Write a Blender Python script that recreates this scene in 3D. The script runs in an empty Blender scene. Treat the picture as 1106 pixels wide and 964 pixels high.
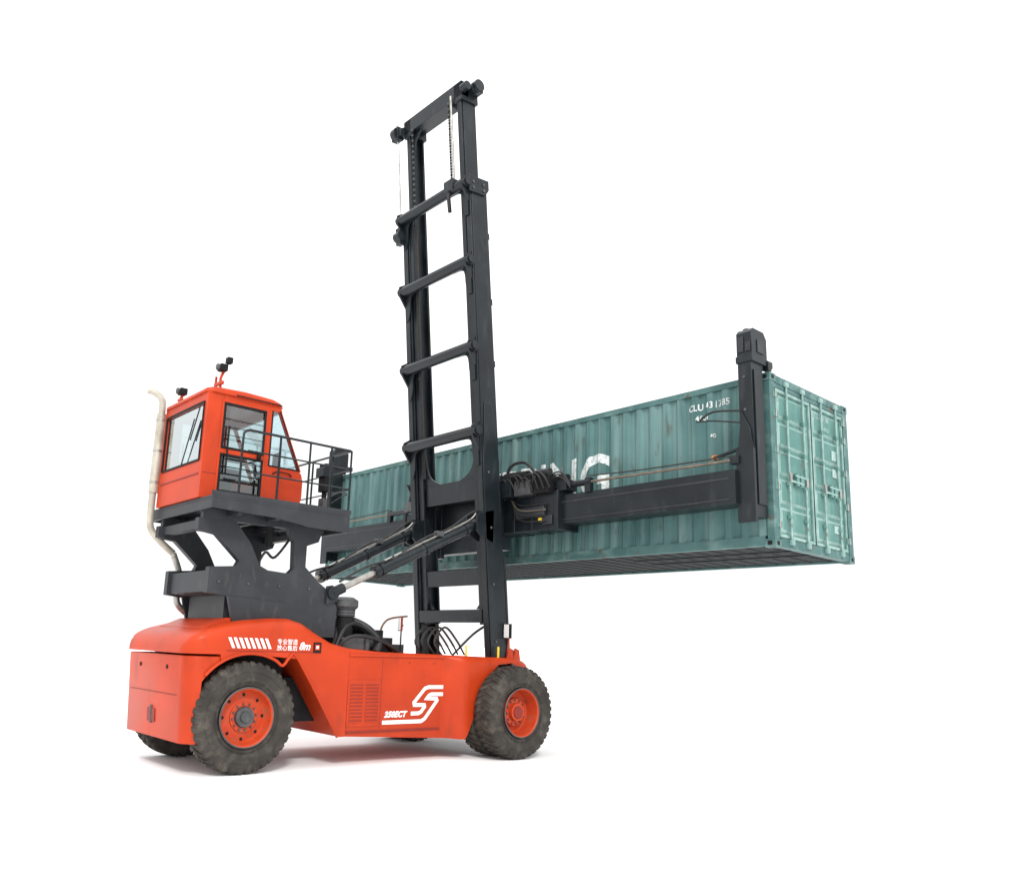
import bpy, bmesh, math, random
from mathutils import Vector, Matrix
random.seed(7)
scene=bpy.context.scene
COL=bpy.context.collection
R=math.radians
# ------------------------------------------------------------------ materials
def new_mat(name):
    m=bpy.data.materials.new(name);m.use_nodes=True
    nt=m.node_tree;b=nt.nodes['Principled BSDF'];return m,nt,b
def paint(name,c1,c2,rough=.45,metal=0.,spec=.4,scale=3.,detail=6.,rvar=.12,streak=None,spots=None,bump=0.,stretch=(1,1,1),coat=0.):
    m,nt,b=new_mat(name);L=nt.links.new;N=nt.nodes.new
    tc=N('ShaderNodeTexCoord');mp=N('ShaderNodeMapping');mp.inputs['Scale'].default_value=stretch
    L(tc.outputs['Object'],mp.inputs[0])
    n=N('ShaderNodeTexNoise');n.inputs['Scale'].default_value=scale;n.inputs['Detail'].default_value=detail
    L(mp.outputs[0],n.inputs['Vector'])
    rp=N('ShaderNodeValToRGB');rp.color_ramp.elements[0].position=.35;rp.color_ramp.elements[1].position=.68
    rp.color_ramp.elements[0].color=(*c1,1);rp.color_ramp.elements[1].color=(*c2,1)
    L(n.outputs[0],rp.inputs[0]);out=rp.outputs[0]
    def over(out,col,sc,lo,hi,st):
        mp2=N('ShaderNodeMapping');mp2.inputs['Scale'].default_value=st;L(tc.outputs['Object'],mp2.inputs[0])
        n2=N('ShaderNodeTexNoise');n2.inputs['Scale'].default_value=sc;n2.inputs['Detail'].default_value=8;L(mp2.outputs[0],n2.inputs['Vector'])
        r2=N('ShaderNodeMapRange');r2.inputs[1].default_value=lo;r2.inputs[2].default_value=hi;L(n2.outputs[0],r2.inputs[0])
        mx=N('ShaderNodeMix');mx.data_type='RGBA';L(r2.outputs[0],mx.inputs[0]);L(out,mx.inputs[6]);mx.inputs[7].default_value=(*col,1)
        return mx.outputs[2]
    if streak: out=over(out,*streak)
    if spots: out=over(out,*spots)
    L(out,b.inputs['Base Color'])
    mr=N('ShaderNodeMapRange');mr.inputs[3].default_value=rough-rvar;mr.inputs[4].default_value=rough+rvar;L(n.outputs[0],mr.inputs[0]);L(mr.outputs[0],b.inputs['Roughness'])
    b.inputs['Metallic'].default_value=metal;b.inputs['Specular IOR Level'].default_value=spec
    b.inputs['Coat Weight'].default_value=coat;b.inputs['Coat Roughness'].default_value=.15
    if bump:
        bp=N('ShaderNodeBump');bp.inputs['Strength'].default_value=bump;bp.inputs['Distance'].default_value=.01
        n3=N('ShaderNodeTexNoise');n3.inputs['Scale'].default_value=scale*4;L(tc.outputs['Object'],n3.inputs['Vector']);L(n3.outputs[0],bp.inputs['Height']);L(bp.outputs[0],b.inputs['Normal'])
    return m
RED=paint('red_paint',(.39,.033,.006),(.49,.045,.009),.42,spec=.20,scale=1.3,coat=.06,streak=((.22,.030,.012),4,.55,.95,(1,1,.35)))
REDH=paint('red_hub_paint',(.44,.050,.014),(.54,.060,.018),.5,spec=.25,scale=8,streak=((.18,.10,.06),9,.50,.88,(1,1,1)))
DRED=paint('dark_red_paint',(.18,.016,.010),(.24,.022,.012),.6,scale=6)
BLK=paint('black_steel_paint',(.0065,.0095,.012),(.012,.0165,.020),.36,spec=.30,scale=2.,streak=((.035,.04,.045),6,.58,.9,(1,1,.3)))
BLK2=paint('charcoal_frame_paint',(.019,.021,.025),(.030,.033,.038),.5,spec=.33,scale=3.,streak=((.06,.058,.055),8,.58,.9,(1,1,.4)))
MATT=paint('matt_black',(.006,.006,.007),(.012,.012,.013),.7,spec=.2,scale=5)
RUB=paint('dusty_rubber',(.034,.031,.028),(.058,.052,.046),.88,spec=.18,scale=4,streak=((.12,.105,.088),7,.50,.85,(1,1,1)),bump=.2)
HOSE=paint('black_rubber_hose',(.010,.010,.011),(.02,.02,.021),.5,scale=9)
STEEL=paint('polished_steel',(.55,.55,.54),(.7,.7,.69),.22,metal=1.,scale=6,rvar=.06)
GALV=paint('dull_steel',(.32,.31,.29),(.45,.44,.41),.4,metal=.85,scale=8,streak=((.2,.15,.1),7,.55,.85,(1,1,1)))
CREAM=paint('cream_exhaust_coating',(.36,.335,.28),(.50,.47,.40),.45,metal=.25,scale=5,streak=((.20,.14,.09),6,.55,.9,(1,1,.4)))
DGREY=paint('grey_cast_iron',(.06,.062,.065),(.10,.102,.105),.5,metal=.4,scale=9)
WHT=paint('white_marking',(.78,.78,.77),(.84,.84,.83),.5,scale=10)
WWORN=paint('worn_white_marking',(.58,.63,.62),(.74,.77,.76),.6,scale=6,streak=((.16,.26,.25),14,.5,.72,(1,1,1)))
WFAINT=paint('faint_white_marking',(.26,.38,.36),(.42,.52,.50),.6,scale=9,streak=((.12,.24,.22),14,.5,.72,(1,1,1)))
TEAL=paint('teal_container_paint',(.044,.112,.110),(.090,.185,.180),.55,spec=.25,scale=.9,streak=((.18,.28,.27),3,.46,.82,(1,1.6,.12)),spots=((.07,.06,.045),6,.60,.80,(1,1,.35)))
TEALR=paint('teal_rail_paint',(.046,.112,.108),(.076,.155,.150),.55,spec=.25,scale=3,streak=((.17,.27,.255),6,.5,.85,(1,.5,1)),spots=((.10,.05,.028),5,.60,.72,(1,1,1)))
TEALD=paint('teal_door_lit_tone',(.066,.165,.148),(.105,.228,.205),.55,spec=.22,scale=2,streak=((.20,.32,.30),4,.5,.9,(1,1,.25)),spots=((.12,.07,.045),8,.64,.78,(1,1,.5)))  # lighter than the side teal: the door end's stronger light is in the colour
TEALP=paint('pale_teal_paint',(.19,.31,.285),(.30,.42,.395),.55,spec=.22,scale=4,streak=((.10,.21,.19),7,.45,.8,(1,1,.5)),spots=((.15,.09,.055),9,.62,.76,(1,1,1)))  # paler teal for door frames, panel edges, rods and handles
UNDER=paint('underside_painted_shade',(.011,.014,.015),(.020,.025,.026),.8,spec=.15,scale=3)  # shade put into the colour: near-black despite bounce from the white floor
RUST=paint('rusty_steel',(.14,.075,.045),(.24,.15,.10),.7,scale=12)
TAN=paint('pale_hydraulic_pipe',(.13,.11,.085),(.21,.175,.14),.4,metal=.4,scale=7)
SEATM=paint('grey_upholstery',(.10,.11,.12),(.16,.17,.18),.8,scale=10)
ORG=paint('orange_sticker',(.75,.22,.03),(.8,.27,.05),.5,scale=10)
YEL=paint('yellow_plastic',(.75,.55,.04),(.8,.6,.06),.5,scale=10)
def glass(name,tint,gl=.12):
    m=bpy.data.materials.new(name);m.use_nodes=True;nt=m.node_tree;nt.nodes.clear();N=nt.nodes.new;L=nt.links.new
    o=N('ShaderNodeOutputMaterial');t=N('ShaderNodeBsdfTransparent');t.inputs[0].default_value=(*tint,1)
    g=N('ShaderNodeBsdfGlossy');g.inputs[0].default_value=(.84,.92,.94,1);g.inputs['Roughness'].default_value=.04
    lw=N('ShaderNodeLayerWeight');lw.inputs[0].default_value=.35
    ad=N('ShaderNodeMath');ad.operation='MULTIPLY_ADD';ad.inputs[1].default_value=.55;ad.inputs[2].default_value=gl;L(lw.outputs['Fresnel'],ad.inputs[0])
    mx=N('ShaderNodeMixShader');L(ad.outputs[0],mx.inputs[0]);L(t.outputs[0],mx.inputs[1]);L(g.outputs[0],mx.inputs[2]);L(mx.outputs[0],o.inputs[0])
    return m
GLS=glass('tinted_window_glass',(.50,.60,.60),.13)
GLS2=glass('clear_windshield_glass',(.68,.80,.83),.17)
# ------------------------------------------------------------------ mesh builder
class MB:
    def __init__(s): s.bm=bmesh.new();s.mats=[];s.M=None
    def mi(s,m):
        if m not in s.mats:s.mats.append(m)
        return s.mats.index(m)
    def add(s,vs,fs,mat,smooth=False):
        v=[s.bm.verts.new(s.M@Vector(p) if s.M else Vector(p)) for p in vs];k=s.mi(mat);r=[]
        for f in fs:
            try:
                F=s.bm.faces.new([v[i] for i in f]);F.material_index=k;F.smooth=True;r.append(F)
            except ValueError: pass
        return v,r
    def box(s,a,b,mat):
        x0,x1=sorted((a[0],b[0]));y0,y1=sorted((a[1],b[1]));z0,z1=sorted((a[2],b[2]))
        vs=[(x0,y0,z0),(x1,y0,z0),(x1,y1,z0),(x0,y1,z0),(x0,y0,z1),(x1,y0,z1),(x1,y1,z1),(x0,y1,z1)]
        s.add(vs,[(0,3,2,1),(4,5,6,7),(0,1,5,4),(1,2,6,5),(2,3,7,6),(3,0,4,7)],mat)
    def bar(s,p,q,w,h,mat,up=(0,0,1)):
        p=Vector(p);q=Vector(q);d=(q-p).normalized();u=Vector(up)
        if abs(d.dot(u))>.98:u=Vector((1,0,0))
        a=d.cross(u).normalized();b=a.cross(d)
        vs=[]
        for c in (p,q):
            for i,j in ((-1,-1),(1,-1),(1,1),(-1,1)): vs.append(c+a*w/2*i+b*h/2*j)
        s.add(vs,[(0,3,2,1),(4,5,6,7),(0,1,5,4),(1,2,6,5),(2,3,7,6),(3,0,4,7)],mat)
    def cyl(s,p,q,r,mat,n=20,r2=None):
        p=Vector(p);q=Vector(q);d=(q-p).normalized();u=Vector((0,0,1)) if abs(d.z)<.9 else Vector((1,0,0))
        a=d.cross(u).normalized();b=d.cross(a);r2=r if r2 is None else r2
        vs=[p+(a*math.cos(2*math.pi*i/n)+b*math.sin(2*math.pi*i/n))*r for i in range(n)]+[q+(a*math.cos(2*math.pi*i/n)+b*math.sin(2*math.pi*i/n))*r2 for i in range(n)]
        fs=[(i,(i+1)%n,n+(i+1)%n,n+i) for i in range(n)]+[tuple(reversed(range(n))),tuple(range(n,2*n))]
        s.add(vs,fs,mat)
    def tube(s,pts,r,mat,n=10,sub=6):
        P=[Vector(p) for p in pts]
        if len(P)>2 and sub>1:
            Q=[]
            for i in range(len(P)-1):
                p0=P[max(i-1,0)];p1=P[i];p2=P[i+1];p3=P[min(i+2,len(P)-1)]
                for k in range(sub):
                    t=k/sub;Q.append(.5*((2*p1)+(-p0+p2)*t+(2*p0-5*p1+4*p2-p3)*t*t+(-p0+3*p1-3*p2+p3)*t**3))
            Q.append(P[-1]);P=Q
        vs=[];a=None
        for i,p in enumerate(P):
            d=(P[min(i+1,len(P)-1)]-P[max(i-1,0)]).normalized()
            if a is None:
                u=Vector((0,0,1)) if abs(d.z)<.9 else Vector((1,0,0));a=d.cross(u).normalized()
            else: a=(a-d*a.dot(d)).normalized()
            b=d.cross(a)
            for k in range(n):vs.append(p+(a*math.cos(2*math.pi*k/n)+b*math.sin(2*math.pi*k/n))*r)
        m=len(P);fs=[(i*n+k,i*n+(k+1)%n,(i+1)*n+(k+1)%n,(i+1)*n+k) for i in range(m-1) for k in range(n)]
        fs+=[tuple(reversed(range(n))),tuple(range((m-1)*n,m*n))]
        s.add(vs,fs,mat)
    def prism(s,poly,axis,a,b,mat):
        n=len(poly);vs=[]
        for c in (a,b):
            for p in poly:
                u,w=p[0],p[1]
                vs.append((c,u,w) if axis==0 else (u,c,w) if axis==1 else (u,w,c))
        fs=[(i,(i+1)%n,n+(i+1)%n,n+i) for i in range(n)]
        v,r=s.add(vs,fs,mat)
        k=s.mi(mat)
        for rg in (v[:n],list(reversed(v[n:]))):
            F=s.bm.faces.new(rg);F.material_index=k
            F.normal_update()
            if n>4: bmesh.ops.triangulate(s.bm,faces=[F],ngon_method='EAR_CLIP')
    def loft(s,rings,mat,cap=True):
        n=len(rings[0]);vs=[p for r in rings for p in r]
        fs=[(i*n+k,i*n+(k+1)%n,(i+1)*n+(k+1)%n,(i+1)*n+k) for i in range(len(rings)-1) for k in range(n)]
        if cap: fs+=[tuple(reversed(range(n))),tuple(range((len(rings)-1)*n,len(rings)*n))]
        s.add(vs,fs,mat)
    def rev(s,prof,mat,c=(0,0,0),n=48,axis='Y'):
        m=len(prof);vs=[]
        for i in range(n):
            t=2*math.pi*i/n
            for r,y in prof: vs.append((c[0]+r*math.cos(t),c[1]+y,c[2]+r*math.sin(t)))
        fs=[(i*m+k,i*m+k+1,((i+1)%n)*m+k+1,((i+1)%n)*m+k) for i in range(n) for k in range(m-1)]
        s.add(vs,fs,mat)
def smooth(poly,it=2):
    """round the corners; entries (x,z,1) stay sharp"""
    for _ in range(it):
        out=[];n=len(poly)
        for i,p in enumerate(poly):
            if len(p)==3: out.append(p);continue
            a=poly[i-1];b=poly[(i+1)%n]
            out.append((p[0]*.75+a[0]*.25,p[1]*.75+a[1]*.25));out.append((p[0]*.75+b[0]*.25,p[1]*.75+b[1]*.25))
        poly=out
    return [(p[0],p[1]) for p in poly]
ORI={}
def empty(name,loc,label,cat,**kw):
    o=bpy.data.objects.new(name,None);o.location=loc;COL.objects.link(o);o['label']=label;o['category']=cat
    o.empty_display_size=.3;ORI[o.name]=Vector(loc if not kw.get('local') else (0,0,0));return o
def part(mb,name,parent,bevel=.008,label=None,sharp=35,seg=2,origin=None,weld=True):
    bm=mb.bm
    bmesh.ops.recalc_face_normals(bm,faces=bm.faces)
    cs=[v.co for v in bm.verts]
    if origin is None:
        lo=Vector([min(c[i] for c in cs) for i in range(3)]);hi=Vector([max(c[i] for c in cs) for i in range(3)]);origin=(lo+hi)/2
    origin=Vector(origin)
    for v in bm.verts:v.co-=origin
    me=bpy.data.meshes.new(name);bm.to_mesh(me);bm.free()
    for m in mb.mats:me.materials.append(m)
    me.set_sharp_from_angle(angle=R(sharp))
    o=bpy.data.objects.new(name,me);COL.objects.link(o)
    if bevel:
        b=o.modifiers.new('bevel','BEVEL');b.width=bevel;b.segments=seg;b.limit_method='ANGLE';b.angle_limit=R(40);b.harden_normals=False
    if parent is not None:
        o.parent=parent;o.location=origin-ORI[parent.name]
    else:o.location=origin
    ORI[o.name]=origin
    if label:o['label']=label
    return o
def text_mb(mb,body,size,M,mat,shear=0.,off=0.,sx=1.,depth=0.,space=1.,align='LEFT'):
    cu=bpy.data.curves.new('txt','FONT');cu.body=body;cu.size=size;cu.shear=shear;cu.offset=off;cu.space_character=space;cu.align_x=align
    cu.resolution_u=4
    ob=bpy.data.objects.new('txt',cu);COL.objects.link(ob)
    bpy.context.view_layer.update()
    me=bpy.data.meshes.new_from_object(ob.evaluated_get(bpy.context.evaluated_depsgraph_get()))
    bpy.data.objects.remove(ob);bpy.data.curves.remove(cu)
    S=Matrix.Diagonal((sx,1,1,1))
    vs=[M@S@v.co for v in me.vertices];fs=[tuple(p.vertices) for p in me.polygons]
    mb.add(vs,fs,mat);bpy.data.meshes.remove(me)
def M_side(x,y,z): return Matrix(((1,0,0,x),(0,0,-1,y),(0,1,0,z),(0,0,0,1)))
def M_rear(x,y,z): return Matrix(((0,0,-1,x),(-1,0,0,y),(0,1,0,z),(0,0,0,1)))
def interp(tab,x):
    if x<=tab[0][0]:return tab[0][1]
    for (a,b),(c,d) in zip(tab,tab[1:]):
        if x<=c:
            t=(x-a)/(c-a);return b+(d-b)*t
    return tab[-1][1]
# ------------------------------------------------------------------ ground
g=MB();g.add([(-900,-900,0),(900,-900,0),(900,900,0),(-900,900,0)],[(0,1,2,3)],paint('white_floor',(.955,.955,.955),(.965,.965,.965),.95,spec=0.,scale=.5,rvar=.02))
gr=part(g,'ground',None,0,origin=(0,0,0));gr['kind']='structure'
# ------------------------------------------------------------------ container handler
H=empty('container_handler',(-2.3,0,0),'red container handler, raised cab, black mast, holding a teal container','container handler')
RA,RT,FA=-4.643,.745,0.
HW=1.17
def ring(x,hw,bot,top,r,n=6):
    r=min(r,(top-bot)*.6,hw*.8);p=[(x,-hw,bot),(x,-hw,top-r)]
    for i in range(1,n+1):
        t=math.pi/2*i/n;p.append((x,-hw+r-r*math.cos(t),top-r+r*math.sin(t)))
    for i in range(0,n+1):
        t=math.pi/2*i/n;p.append((x,hw-r+r*math.sin(t),top-r+r*math.cos(t)))
    p.append((x,hw,bot));return p
def fr(a,b,n): return [a+(b-a)*i/n for i in range(n+1)]
HWT=[(-5.54,.92),(-5.53,.99),(-5.50,1.05),(-5.45,1.11),(-5.38,1.15),(-5.30,HW),(-3,HW)]
cw=MB()
xs=[-5.54,-5.53,-5.50,-5.45,-5.40]+fr(-5.36,-5.08,7)
rings=[]
for x in xs:
    dx=abs(x-RA);b=.42
    if dx<.70: b=max(b,RT+math.sqrt(.82**2-dx*dx))
    rings.append(ring(x,interp(HWT,x),b,1.545,.02,2))
cw.loft(rings,RED)
cw.box((-5.555,-.14,.62),(-5.52,.14,.80),DRED)
cw.cyl((-5.547,0,.60),(-5.547,0,.84),.022,DGREY)
cw.box((-5.548,-.86,1.02),(-5.535,.86,1.032),DRED)
for sy in (-1,1): cw.cyl((-5.535,sy*.5,1.38),(-5.550,sy*.5,1.38),.03,MATT,16)
for v in cw.bm.verts:   # rear face leans in towards the bottom
    v.co.x+=.07*max(0,min(1,(1.5-v.co.z)/1.06))*max(0,min(1,(-5.08-v.co.x)/.35))
CW=part(cw,'counterweight',H,.02)
hd=MB()
TOP=[(-5.57,1.60),(-5.55,1.69),(-5.49,1.78),(-5.40,1.85),(-5.25,1.91),(-5.0,1.98),(-4.7,2.04),(-4.3,2.085),(-4.05,2.09),(-3.85,2.04),(-3.6,1.90),(-3.35,1.77),(-3.05,1.70)]
def hbot(x):
    if x<-5.08:return 1.572
    if x<RA: return max(1.30,RT+math.sqrt(max(.01,.83**2-(x-RA)**2)))
    if x<-3.90:return 1.575-.05*(x-RA)/.8
    return max(.43,1.528-(x+3.90)*1.50)
xs=[-5.57,-5.55,-5.52,-5.48,-5.42,-5.34,-5.26,-5.17,-5.09,-5.07]+fr(-5.0,-3.05,44)
def HWH(x): return interp([(-5.57,.94),(-5.55,1.02),(-5.52,1.08),(-5.46,1.13),(-5.38,1.17),(-5.30,1.195),(-5.2,1.195),(-3,1.195)],x)
hd.loft([ring(x,HWH(x),hbot(x),interp(TOP,x),interp([(-5.6,.06),(-5.3,.13),(-4.5,.18),(-3.6,.15),(-3,.06)],x),4) for x in xs],RED)
for sy in (-1,1):
    pts=[]
    for i in range(3,15):
        a=R(165-i*8.5);pts.append((RA+.845*math.cos(a),sy*1.20,RT+.845*math.sin(a)))
    pts=[p for p in pts if p[0]<-4.15]+[(-4.05,sy*1.2,1.55),(-3.91,sy*1.2,1.52),(-3.18,sy*1.2,.43)]
    hd.tube(pts,.022,RED,8,3)
    hd.box((-5.02,sy*1.193,1.62),(-3.62,sy*1.2,1.63),DRED)
hd.prism([(-5.2,1.93),(-4.9,2.06),(-4.2,2.135),(-4.0,2.12),(-3.8,2.02),(-3.8,1.9),(-5.2,1.85)],1,-.8,.8,RED)
hd.box((-4.75,-.5,2.10),(-4.35,.5,2.15),DRED)
HOOD=part(hd,'hood',H,.012)
d=MB()
zz0,zz1=1.66,1.80
for i in range(8):
    x=-5.01+i*.078
    d.add([(x,-1.2025,zz1),(x+.044,-1.2025,zz1),(x+.114,-1.2025,zz0),(x+.07,-1.2025,zz0)],[(0,3,2,1)],WHT)
part(d,'stripe_marking',HOOD,0)
d=MB()
text_mb(d,'专业智造',.082,M_side(-4.27,-1.2025,1.735),WHT,off=.0005)
text_mb(d,'放心售后',.082,M_side(-4.27,-1.2025,1.65),WHT,off=.0005)
text_mb(d,'8m',.15,M_side(-3.92,-1.2025,1.66),WHT,shear=.3,off=.004,sx=.95)
part(d,'lettering',HOOD,0)
d=MB();d.box((-3.68,-1.203,1.62),(-3.55,-1.197,1.77),MATT);d.box((-3.655,-1.205,1.66),(-3.575,-1.202,1.74),RED);d.box((-3.635,-1.2065,1.68),(-3.595,-1.2045,1.72),WHT);part(d,'emblem',HOOD,0)
ch=MB()
def cbot2(x):
    base=.43-(x+3.06)*.052
    return interp([(-.86,.316),(-.80,.40),(-.62,.80),(-.48,1.10),(-.32,1.36),(-.15,1.50),(.15,1.53),(.40,1.44),(.75,1.28)],x) if x>=-.86 else base
CT=[(-3.06,1.70),(-2.4,1.655),(-.9,1.635),(.1,1.615),(.45,1.59),(.62,1.53),(.72,1.44)]
HWC=[(-3,HW),(-1.22,HW),(-1.12,1.19),(-1.0,1.30),(-.92,1.355),(-.84,1.37),(.35,1.37),(.55,1.33),(.66,1.26),(.72,1.15)]
xs=fr(-3.045,-1.25,12)+[-1.22,-1.17,-1.12,-1.06,-1.0,-.96,-.92,-.88,-.86,-.84,-.80,-.74,-.68,-.62,-.55,-.48,-.40,-.32,-.24,-.15,-.05,.05,.15,.28,.40,.5,.58,.64,.69,.72]
ch.loft([ring(x,interp(HWC,x),min(cbot2(x),interp(CT,x)-.05),interp(CT,x),interp([(-1.2,.05),(-.9,.12),(1,.12)],x),4) for x in xs],RED)
for sy in (-1,1):
    ch.box((-3.04,sy*1.165,1.585),(-1.2,sy*1.19,1.62),RED)
    ch.box((-3.02,sy*1.16,.47),(-1.25,sy*1.183,.50),DRED)
    ch.box((-3.03,sy*1.16,.56),(-2.45,sy*1.178,1.24),RED)
    ch.box((-2.425,sy*1.168,.52),(-2.415,sy*1.1725,1.57),DRED)
    for cx in (-2.99,-2.71):
        for k in range(11):
            z=.62+k*.052
            ch.box((cx,sy*1.172,z),(cx+.235,sy*1.186,z+.020),RED)
            ch.box((cx,sy*1.170,z+.020),(cx+.235,sy*1.181,z+.036),DRED)
    for x in (-1.9,-1.4): ch.cyl((x,sy*1.17,1.5),(x,sy*1.176,1.5),.014,DRED,8)
ch.box((-5.2,-.72,.62),(-3.2,.72,1.25),MATT)
ch.box((-3.05,-1.02,.42),(-1.0,1.02,.6),MATT)
ch.box((-4.9,-.72,1.2),(-3.9,.72,1.6),MATT)
ch.cyl((RA,-1.0,RT),(RA,1.0,RT),.13,MATT)
ch.box((-.4,-.85,.5),(.4,.85,1.2),MATT)
ch.cyl((0,-1.3,RT),(0,1.3,RT),.17,MATT)
CH=part(ch,'chassis',H,.012)
def px2(x,y): return (-2.36+(x-413)*.0175,.70+(771-y)*.0143)
d=MB()
def stroke(pts,w):
    P=[Vector(px2(*p)) for p in pts];w*=.0145;n=len(P);L=[];Rr=[]
    for i in range(n):
        a=(P[i]-P[i-1]).normalized() if i else None;b=(P[i+1]-P[i]).normalized() if i<n-1 else None
        na=Vector((-a.y,a.x)) if a else None;nb=Vector((-b.y,b.x)) if b else None
        if na is None:m=nb;k=1
        elif nb is None:m=na;k=1
        else:
            m=(na+nb).normalized();k=min(1/max(.35,m.dot(na)),2.2)
        L.append(P[i]+m*w/2*k);Rr.append(P[i]-m*w/2*k)
    for i in range(n-1):
        q=[L[i],L[i+1],Rr[i+1],Rr[i]]
        d.add([(p.x,-1.1745,p.y) for p in q],[(0,1,2,3)],WHT)
stroke([(483,741),(462,741),(458,742.5),(446,757.5),(446.5,760),(458,760.3),(458.5,762),(454.5,767.5),(451.5,769),(443,769)],4.0)
stroke([(482,748.8),(466,748.8),(463,750),(460.5,753.2),(472,753.6),(472.8,755.5),(459,775),(455,777.5),(412,777.5)],4.0)
part(d,'logo',CH,0)
d=MB();text_mb(d,'250ECT',.118,M_side(-2.345,-1.1765,.685),WHT,shear=.32,off=.0065,sx=1.0,space=1.06)
part(d,'lettering',CH,0)
fd=MB()
fd.box((-3.15,-.55,1.62),(-2.0,.75,2.0),MATT)
fd.box((-3.0,-.9,1.64),(-2.55,-.45,1.86),DGREY)
for i in range(9):
    y=-.85+i*.15
    fd.tube([(-3.1+.03*i,y,1.66),(-2.85,y+.05,2.06+.04*(i%3)),(-2.4,y+.1,1.98-.03*(i%2)),(-1.9-.06*i,y+.05,1.66)],.035+.012*(i%3),HOSE)
fd.box((-2.35,-.75,1.64),(-1.95,-.35,1.88),MATT);fd.cyl((-2.2,-.65,1.84),(-2.2,-.25,1.90),.10,DGREY)
fd.cyl((-2.45,-.85,1.80),(-2.45,-.6,1.80),.13,MATT,24);fd.cyl((-2.45,-.87,1.80),(-2.45,-.85,1.80),.08,DGREY,20)
fd.box((-1.95,-.6,1.64),(-1.6,.3,1.78),BLK2)
fd.cyl((-2.55,-.9,1.62),(-2.55,-.9,1.9),.05,DGREY,12)
fd.tube([(-2.86,-.7,2.1),(-2.72,-.62,2.14),(-2.5,-.8,2.02),(-2.35,-.92,1.82),(-2.45,-1.0,1.65)],.06,HOSE)
fd.tube([(-3.1,-.9,1.66),(-2.95,-.98,1.86),(-2.6,-1.0,1.88),(-2.2,-.95,1.78),(-1.9,-.9,1.64)],.03,HOSE)
part(fd,'engine_equipment',H,.01)
ac=MB()
ac.cyl((-2.86,-.7,1.70),(-2.86,-.7,2.18),.13,MATT,28);ac.cyl((-2.86,-.7,2.18),(-2.86,-.7,2.30),.155,DGREY,32)
for z in (2.19,2.23,2.27): ac.cyl((-2.86,-.7,z),(-2.86,-.7,z+.014),.162,BLK2,32)
ac.cyl((-2.86,-.7,2.29),(-2.86,-.7,2.33),.16,DGREY,32,.20);ac.cyl((-2.86,-.7,2.33),(-2.86,-.7,2.43),.20,DGREY,32);ac.cyl((-2.86,-.7,2.43),(-2.86,-.7,2.48),.20,DGREY,32,.12)
part(ac,'air_cleaner',H,.006)
mi=MB();mi.tube([(-1.75,-.7,1.63),(-1.75,-.7,2.0),(-1.73,-.72,2.1)],.012,MATT);mi.box((-1.79,-.74,2.0),(-1.75,-.66,2.22),DRED);mi.box((-1.80,-.735,2.01),(-1.792,-.665,2.21),WHT)
part(mi,'marker_reflector',H,.004)
mr=MB()
mr.tube([(.30,-1.1,1.6),(.30,-1.12,1.9),(.26,-1.16,2.0)],.018,REDH);mr.box((.20,-1.24,1.95),(.26,-1.10,2.2),MATT);mr.box((.19,-1.23,1.96),(.198,-1.11,2.19),WHT)
part(mr,'side_mirror',H,.006)
br=MB()
for x in (.34,.50):
    br.prism([(x-.09,1.56),(x+.09,1.56),(x+.05,1.76),(x-.04,1.78)],1,-1.14,-1.10,RED)
    br.prism([(x-.09,1.56),(x+.09,1.56),(x+.05,1.76),(x-.04,1.78)],1,-1.0,-.96,RED)
br.cyl((.30,-1.05,1.70),(.55,-1.05,1.70),.035,GALV,14)
part(br,'mast_bracket',H,.006)
for x,y in ((.02,-1.16),(-.62,-1.05)):
    m=MB();m.cyl((x,y,1.61),(x,y,1.80),.02,YEL,10);part(m,'hose_cap',H,.002)
hs=MB()
for k in range(4):
    y=-.75+.18*k
    hs.tube([(-.9,y,1.62),(-1.0,y+.1,1.85),(-.7,y+.2,2.1),(-.35,y+.3,1.9),(-.1,y+.35,1.64)],.018,HOSE)
hs.tube([(-1.2,.1,1.62),(-1.45,.3,1.9),(-1.2,.5,2.2),(-.6,.7,2.3)],.018,RUST)
hs.tube([(-.3,-.3,1.62),(.0,-.5,2.0),(.2,-.7,2.2)],.02,HOSE)
part(hs,'hydraulic_hose',H,0)
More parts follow.
